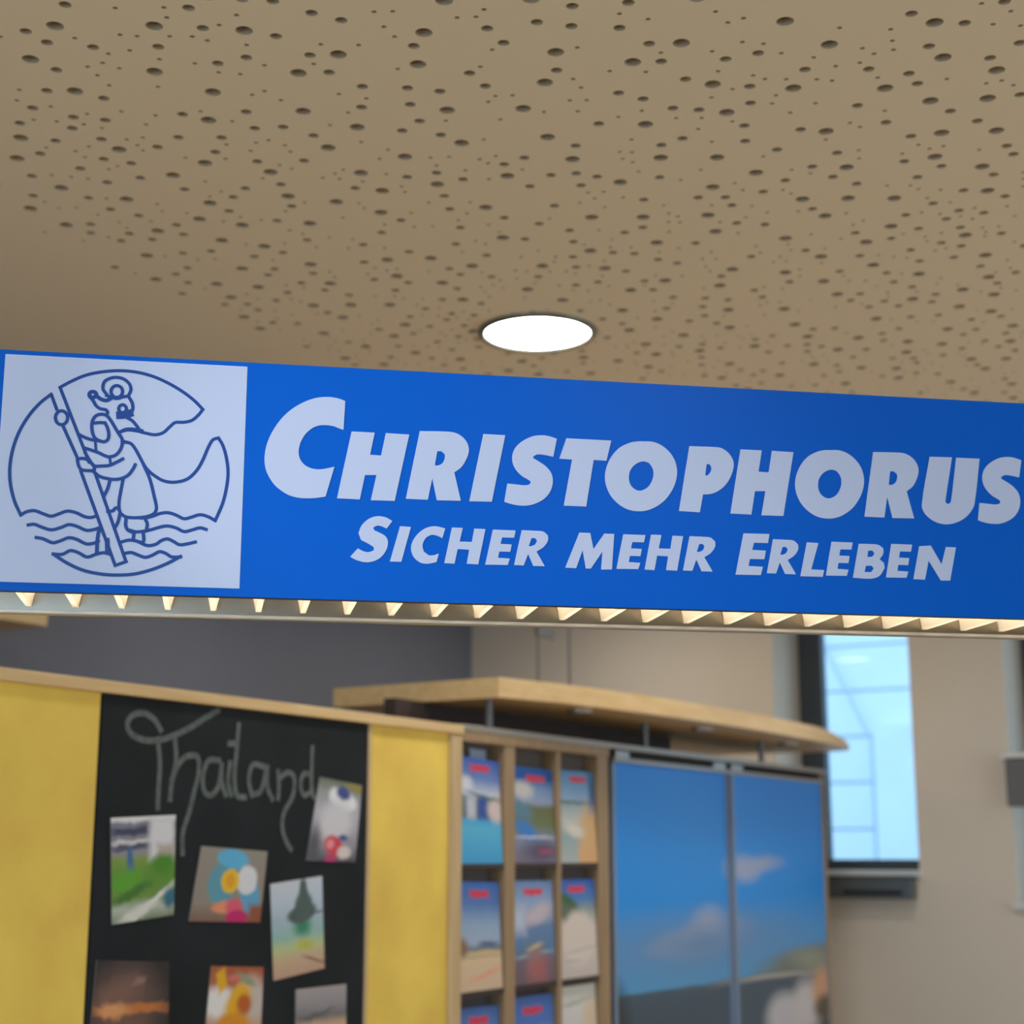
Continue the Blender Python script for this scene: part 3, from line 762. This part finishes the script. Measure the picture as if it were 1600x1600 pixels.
b5 = print_mat('cover_blue_deck', [(0, (110, 90, 105)), (.2, (120, 100, 115)), (.35, (90, 130, 175)), (.55, (100, 135, 185)), (.62, (150, 165, 200)), (.78, (150, 175, 220)), (1, (105, 140, 195))],
    [('e', .6, .67, .35, .09, 10, (200, 190, 205), .4), ('r', .15, .62, .14, .12, 0, (190, 205, 230), .6), ('r', .5, .28, .38, .012, 3, (170, 200, 215), .5), ('r', .5, .24, .18, .12, 0, (150, 125, 130), .5), ('r', .55, .13, .2, .1, 0, (170, 100, 105), .6), ('e', .5, .35, .18, .02, 8, (200, 190, 150), .5)] + red_mark(.52, .89), .05, 5)
b6 = print_mat('cover_green_headland', [(0, (205, 195, 192)), (.5, (222, 212, 205)), (.7, (140, 160, 165)), (.8, (80, 130, 200)), (1, (45, 95, 190))],
    [('e', .15, .72, .65, .13, -20, (98, 115, 95), .2), ('e', .2, .8, .28, .05, -12, (55, 105, 60), .35), ('e', .5, .4, .44, .28, 0, (225, 213, 206), .15), ('r', .6, .28, .4, .01, 4, (195, 180, 180), .5), ('r', .3, .17, .2, .01, 0, (180, 185, 195), .5)] + red_mark(.5, .9), .05, 5)
b7 = print_mat('cover_blue_coast', [(0, (190, 200, 220)), (.5, (140, 165, 205)), (.8, (90, 130, 200)), (1, (60, 105, 180))], [('e', .7, .4, .3, .2, 0, (220, 225, 235), .4)] + red_mark(.52, .88), .05, 5)
b8 = print_mat('cover_blue_sky', [(0, (150, 170, 200)), (.5, (170, 190, 225)), (.75, (75, 120, 205)), (1, (65, 110, 190))], [('e', .4, .55, .4, .1, 0, (225, 230, 240), .4)] + red_mark(.5, .87), .05, 5)
b9 = print_mat('cover_white', [(0, (200, 196, 200)), (.8, (222, 220, 222)), (1, (215, 218, 212))], [('r', .5, .85, .45, .02, 4, (185, 190, 178), .5), ('e', .25, .2, .2, .2, 0, (190, 150, 160), .6), ('e', .85, .7, .2, .15, 0, (225, 205, 180), .6)], .05, 5)
brochure((3.700, 3.915, 1.577, 1.862, .008), b1, 'catalogue with white houses above a turquoise pool, top shelf next to the yellow panel')
brochure((3.981, 4.219, 1.577, 1.850, .004), b2, 'catalogue with blue boat in a green bay, top shelf middle column')
brochure((4.249, 4.479, 1.577, 1.852, .0), b3, 'catalogue with orange shore wall, top shelf beside the sea panels')
brochure((3.699, 3.915, 1.243, 1.528, .006), b4, 'catalogue with wide sand beach under blue sky, middle shelf')
brochure((3.982, 4.216, 1.243, 1.528, .002), b5, 'catalogue with reddish wooden deck over blue water, middle shelf')
brochure((4.250, 4.478, 1.243, 1.528, .0), b6, 'catalogue with green headland above pale sand, middle shelf')
brochure((3.699, 3.915, .909, 1.200, .004), b7, 'catalogue with blue coast cover, lower shelf beside the yellow panel')
brochure((3.982, 4.216, .909, 1.208, .002), b8, 'catalogue with blue sky cover, lower shelf middle column')
brochure((4.250, 4.478, .909, 1.220, .0), b9, 'plain white catalogue on the lower shelf')
# paler leaflets standing behind two of the catalogues
lf = print_mat('leaflet_pale_blue', [(0, (150, 170, 200)), (1, (150, 175, 205))])
for (y0, y1, t) in ((3.80, 3.885, 'narrow pale blue leaflet sticking up behind the turquoise pool catalogue'), (3.99, 4.04, 'narrow pale blue leaflet sticking up behind the green bay catalogue')):
    e = empty('leaflet', (PX - .032, (y0 + y1) / 2, 1.577))
    tag(e, t, 'leaflet', 'leaflets behind the catalogues')
    w = (y1 - y0) / 2
    sheet('leaf', [(-.01, -w, .315), (-.01, w, .313), (0.004, w, 0), (0.004, -w, 0)], .002, (1, 0, 0), [lf, M_paper], e)

# ------------------------------------------------------------------ sliding door cabinet with the sea picture
cab = empty('sliding_door_cabinet', (PX - .2, 5.56, 0))
tag(cab, 'cabinet with two sliding doors printed with a blue sea and sky', 'cabinet')
LO = cab.location
CX0 = PX - .38
box('side_panel', (CX0, PX - .02, 4.556, 4.580, 0, 1.93), M_dark, cab, local=LO)
box('side_panel', (CX0, PX - .002, 6.478, 6.505, 0, 1.93), M_rackwood, cab, local=LO)
box('back_panel', (CX0 - .01, CX0, 4.556, 6.505, 0, 1.93), M_rackwood, cab, local=LO)
box('base', (CX0, PX - .03, 4.556, 6.505, 0, .1), M_dark, cab, local=LO)
tr_ = box('top_track', (PX - .10, PX + .006, 3.694, 6.51, 1.933, 1.950), M_rail, cab, local=LO, bevel=.001)
box('slot_shadow_gap', (PX - .09, PX - .02, 4.58, 6.48, 1.905, 1.933), M_black, cab, local=LO)
box('lower_trim', (PX - .03, PX - .001, 4.60, 6.50, 1.893, 1.906), M_rail, cab, local=LO)
for (a, b) in ((4.63, 4.72), (5.40, 5.50), (5.56, 5.66)):
    box('door_runner', (PX - .025, PX - .008, a, b, 1.906, 1.93), M_alu, cab, local=LO, bevel=.003)
SY0, SY1, SZ0, SZ1 = 4.60, 6.50, .70, 1.893


def su(y, z): return ((y - SY0) / (SY1 - SY0), (z - SZ0) / (SZ1 - SZ0))


def sv(z): return (z - SZ0) / (SZ1 - SZ0)


def sea_e(kind, y, z, ry, rz, rot, col, soft):
    u, v = su(y, z)
    return (kind, u, v, ry / (SY1 - SY0), rz / (SZ1 - SZ0), rot, col, soft)


sea = print_mat('print_sea_mural', [(0, (50, 66, 80)), (sv(1.10), (64, 86, 106)), (sv(1.163), (66, 90, 112)), (sv(1.168), (80, 165, 222)), (sv(1.30), (66, 160, 236)), (sv(1.45), (18, 152, 250)), (1, (16, 142, 250))],
    [sea_e('e', 5.30, 1.325, .30, .045, 5, (168, 182, 220), .6), sea_e('e', 5.33, 1.36, .12, .05, 10, (188, 194, 224), .6), sea_e('e', 5.15, 1.315, .22, .03, 6, (180, 188, 222), .7), sea_e('e', 5.3, 1.30, .6, .08, 0, (110, 150, 200), .9),
     sea_e('e', 5.64, 1.555, .14, .045, -4, (168, 182, 220), .5), sea_e('e', 5.80, 1.565, .18, .025, 2, (165, 180, 220), .7),
     sea_e('e', 6.42, 1.165, .62, .085, 0, (120, 130, 124), .25), sea_e('e', 6.3, 1.20, .2, .035, -6, (150, 156, 142), .6), sea_e('r', 6.1, 1.147, .5, .008, -1, (200, 195, 190), .6),
     sea_e('r', 6.1, 1.05, .8, .095, 0, (66, 88, 108), .1), sea_e('e', 6.02, .99, .20, .09, -10, (200, 200, 210), .3), sea_e('e', 6.24, 1.02, .16, .10, 20, (210, 205, 212), .35), sea_e('e', 6.42, 1.07, .12, .09, 15, (215, 165, 130), .35), sea_e('e', 6.42, 1.00, .11, .05, 0, (95, 82, 66), .4),
     sea_e('e', 4.62, 1.05, .10, .14, 0, (44, 56, 66), .4)], .025, 5, .35)
for (a, b, x) in ((4.636, 5.515, PX - .022), (5.560, 6.470, PX - .008)):
    P = [(x - LO[0], a - LO[1], SZ1), (x - LO[0], b - LO[1], SZ1), (x - LO[0], b - LO[1], .12), (x - LO[0], a - LO[1], .12)]
    dr = sheet('sliding_door', P, .016, (1, 0, 0), [sea, M_alu], cab, [su(a, SZ1), su(b, SZ1), su(b, .12), su(a, .12)])
    dr['label'] = 'door panel printed with blue sky, sea and coast'
    for (c, d) in ((a - .02, a), (b, b + .02)):
        box('edge_profile', (x - .016 - LO[0], x + .003 - LO[0], c - LO[1], d - LO[1], .12, SZ1), M_profile, dr)

# ------------------------------------------------------------------ curved canopy over rack and cabinet
can = empty('curved_canopy', (-2.55, 5.1, 1.95))
tag(can, 'curved beech canopy board on short posts above the catalogue rack', 'canopy')
LO = can.location
Z0, Z1 = 2.035, 2.091
front = smooth_path([(-2.357, 3.850), (-2.295, 4.10), (-2.245, 4.50), (-2.213, 4.95), (-2.205, 5.40), (-2.214, 5.85), (-2.232, 6.20), (-2.256, 6.45), (-2.300, 6.60), (-2.36, 6.66)], sub=8)
outl = [(-2.95, 3.865)] + [(p.x, p.y) for p in front] + [(-2.95, 6.66)]
bm = bmesh.new()
lo = [bm.verts.new((x - LO[0], y - LO[1], Z0 - LO[2])) for x, y in outl]
def ctop(y): return Z0 + (Z1 - Z0) * (1 - .9 * max(0, min(1, (y - 6.05) / .55)) ** 1.4)
hi = [bm.verts.new((x - LO[0], y - LO[1], ctop(y) - LO[2])) for x, y in outl]
bm.faces.new(lo[::-1]); bm.faces.new(hi)
for i in range(len(outl)):
    j = (i + 1) % len(outl)
    bm.faces.new((lo[i], lo[j], hi[j], hi[i]))
done('board', bm, M_beech, can)
box('dark_backboard', (-2.66, -2.62, 3.72, 5.52, 1.95, Z0), M_dark, can, local=LO)
for y in (3.90, 4.90, 5.92):
    bm = bmesh.new()
    cyl(bm, (-2.42 - LO[0], y - LO[1], 0), (-2.42 - LO[0], y - LO[1], Z0 - LO[2]), .011, n=16)
    done('post', bm, M_post, can, smooth=False)
for (x, y) in ((-2.36, 4.33), (-2.34, 5.19), (-2.36, 6.05)):
    bm = bmesh.new()
    lathe(bm, [(0, -.004), (.026, -.004), (.030, -.012), (.038, -.012), (.040, .0)], 24, (x - LO[0], y - LO[1], Z0 - LO[2]))
    done('spot_fitting', bm, M_alu, can, smooth=True)
for (x, y) in ((-2.72, 4.70), (-2.72, 4.92)):
    bm = bmesh.new()
    cyl(bm, (x - LO[0], y - LO[1], Z1 - LO[2]), (x - LO[0], y - LO[1], ZC - LO[2]), .005, n=10)
    done('suspension_rod', bm, M_post, can)

box('rod_clamp', (-2.728, -2.712, 4.69, 4.80, 2.33, 2.37), M_post, can, local=LO, bevel=.002)

# wooden canopy end on the grey wall
wc = empty('wall_canopy', (-4.2, 2.4, 2.335))
tag(wc, 'pale wooden canopy board fixed high on the grey wall', 'canopy')
LO = wc.location
box('board', (-4.45, -4.0, 0.8, 3.69, 2.335, 2.40), M_beech, wc, local=LO, bevel=.002)
for y in (1.4, 3.2):
    box('bracket', (-4.45, -4.15, y, y + .03, 2.24, 2.335), M_alu, wc, local=LO)

# ------------------------------------------------------------------ pendant louvre luminaire
SO, SANG = (-1.506, 1.3117), 0.71995
ZL = 1.907
lum = empty('pendant_luminaire', (SO[0], SO[1], ZL), SANG)
tag(lum, 'long suspended louvre luminaire glowing behind the blue sign', 'luminaire')
SA_, SB_ = -.24, 1.72
bm = bmesh.new()
for (y0, y1, z0, z1) in ((.004, .160, .100, .285), (.004, .010, .008, .100), (.154, .160, .012, .100)):
    bx(bm, SA_, SB_, y0, y1, z0, z1)
done('housing', bm, M_housing, lum)
prof = [(.152, .004), (.150, .02), (.145, .045), (.135, .072), (.118, .096)]
for nm, mir in (('side_reflector', False), ('side_reflector', True)):
    bm = bmesh.new()
    A, B = [], []
    for (y, z) in prof:
        yy = .164 - y if mir else y
        A.append(bm.verts.new((SA_ + .004, yy, z))); B.append(bm.verts.new((SB_ - .004, yy, z)))
    for i in range(len(prof) - 1):
        bm.faces.new((A[i], B[i], B[i + 1], A[i + 1]))
    done(nm, bm, M_mirror, lum, smooth=True)
box('lower_rail', (SA_, SB_, .1525, .163, -.002, .012), M_alu, lum, bevel=.002)
# cross blades with a concave V section
bm = bmesh.new()
sec = [(0.0036, .008), (.0062, .020), (.0092, .032), (.0125, .045), (.0170, .058)]
ring_ = [(w, z) for w, z in sec] + [(-w, z) for w, z in sec[::-1]]
fa = [bm.verts.new((x, .010, z)) for x, z in ring_]
fb = [bm.verts.new((x, .150 - (z - .01) * .22, z)) for x, z in ring_]
for i in range(len(ring_)):
    j = (i + 1) % len(ring_)
    if i != 4: bm.faces.new((fa[i], fa[j], fb[j], fb[i]))
bm.faces.new(fb)
bmesh.ops.recalc_face_normals(bm, faces=list(bm.faces))
bme = bpy.data.meshes.new('cross_blade'); bm.to_mesh(bme); bm.free()
k = 0
x = .0166 - 3 * .0588
while x < SB_ - .03:
    o = link('cross_blade', bme, M_blade, lum)
    o.location = (x, 0, 0)
    x += .0588
bm = bmesh.new(); cyl(bm, (SA_ + .03, .082, .080), (SB_ - .03, .082, .080), .008, n=16)
done('lamp_tube', bm, M_tube, lum, smooth=True)
for a, b in ((SA_ - .006, SA_), (SB_, SB_ + .006)):
    box('end_cap', (a, b, .002, .164, -.001, .287), M_housing, lum, bevel=.001)
for s in (SA_ + .05, SB_ - .05):
    bm = bmesh.new(); cyl(bm, (s, .082, .285), (s, .082, ZC - ZL), .0015, n=8)
    wre = done('suspension_wire', bm, M_steel, lum)
    bm = bmesh.new(); lathe(bm, [(0, -.02), (.02, -.018), (.028, 0)], 20, (s, .082, ZC - ZL))
    done('ceiling_cap', bm, M_housing, wre)

# ------------------------------------------------------------------ the blue sign on its side
sign = empty('company_sign', (SO[0], SO[1], 1.911), SANG)
tag(sign, 'long blue sign with white lettering and a white emblem square', 'sign')
bm = bmesh.new(); bx(bm, -.024, 1.372, 0, .003, 0, .302)
done('board', bm, M_blue, sign, bevel=.0006)
bm = bmesh.new(); bx(bm, -.0125, .2835, -.0006, 0.0001, .0105, .2960)
ep = done('emblem_panel', bm, M_white, sign)
bm = bmesh.new()
for ke_, (closed, w, pts) in enumerate(EMBLEM):
    p = smooth_path([(a / 1e4, b / 1e4) for a, b in pts], bool(closed), 5, 80)
    ribbon(bm, p, .0041 * w, lambda a, b: (a, -.0008 - .00001 * ke_, b), bool(closed))
dw = done('emblem_drawing', bm, M_navy, ep)
dw['label'] = 'blue line drawing of a wading figure with staff inside a wave circle'


def glyph_mesh(key):
    cu = bpy.data.curves.new('glyph', 'CURVE')
    cu.dimensions = '2D'
    cu.fill_mode = 'BOTH'
    cu.extrude = .0004
    for o in GLYPHS[key]:
        p = smooth_path([(a / 1e4, b / 1e4) for a, b in o], True, 4, 38)
        sp = cu.splines.new('POLY')
        sp.points.add(len(p) - 1)
        for i, v in enumerate(p):
            sp.points[i].co = (v.x, v.y, 0, 1)
        sp.use_cyclic_u = True
    ob = bpy.data.objects.new('glyph', cu)
    COL.objects.link(ob)
    dg = bpy.context.evaluated_depsgraph_get()
    me = bpy.data.meshes.new_from_object(ob.evaluated_get(dg))
    bpy.data.objects.remove(ob)
    for v in me.vertices:
        x, y, z = v.co
        v.co = (x, -.0006 - z, y)
    me.name = 'letter'
    me.materials.clear()
    return me


GM = {k: glyph_mesh(k) for k in GLYPHS}
TEXT = [('C', 0), ('H', -5170), ('R', 0), ('I', 0), ('S', 0), ('T', 0), ('O', 0), ('P', 0), ('H', 0), ('O', 2603), ('R', 6168), ('U', 0), ('S', 6524),
        ('s', 0), ('i', 0), ('c', 0), ('h', 0), ('e', 0), ('r', 0), ('m', 0), ('e', 1716), ('h', 2617), ('r', 2234),
        ('E', 0), ('r', 3375), ('l', 0), ('e', 4563), ('b', 0), ('e', 5405), ('n', 0)]
for g, sh in TEXT:
    o = link('letter', GM[g], M_white, sign)
    o.location = (sh / 1e4, 0, 0)

# ------------------------------------------------------------------ unseen spotlight added to brighten the sign
spx = (-1.35, -0.25, ZC)
spot = empty('added_spotlight', spx)
tag(spot, 'small unseen ceiling spotlight added to brighten the blue sign', 'spotlight')
aim = (Vector((-1.09, 1.70, 2.0)) - Vector((spx[0], spx[1], ZC - .13))).normalized()
bm = bmesh.new(); lathe(bm, [(0, -.02), (.045, -.02), (.05, -.012), (.05, 0)], 32)
done('base', bm, M_housing, spot)
bm = bmesh.new(); cyl(bm, (0, 0, -.02), (0, 0, -.10), .007, n=12)
done('arm', bm, M_housing, spot)
bm = bmesh.new(); cyl(bm, Vector((0, 0, -.13)) - aim * .05, Vector((0, 0, -.13)) + aim * .05, .028, .034, n=28, caps=False)
done('head', bm, M_housing, spot, smooth=True)
sd = bpy.data.lights.new('added_spot_lamp', 'SPOT')
sd.energy = 58
sd.spot_size = math.radians(24)
sd.spot_blend = 1.0
sd.shadow_soft_size = .02
sd.color = (0.9, 0.95, 1.0)
so = bpy.data.objects.new('added_spot_lamp', sd)
COL.objects.link(so)
so.parent = spot
so.location = Vector((0, 0, -.13)) + aim * .055
so.rotation_euler = aim.to_track_quat('-Z', 'Y').to_euler()
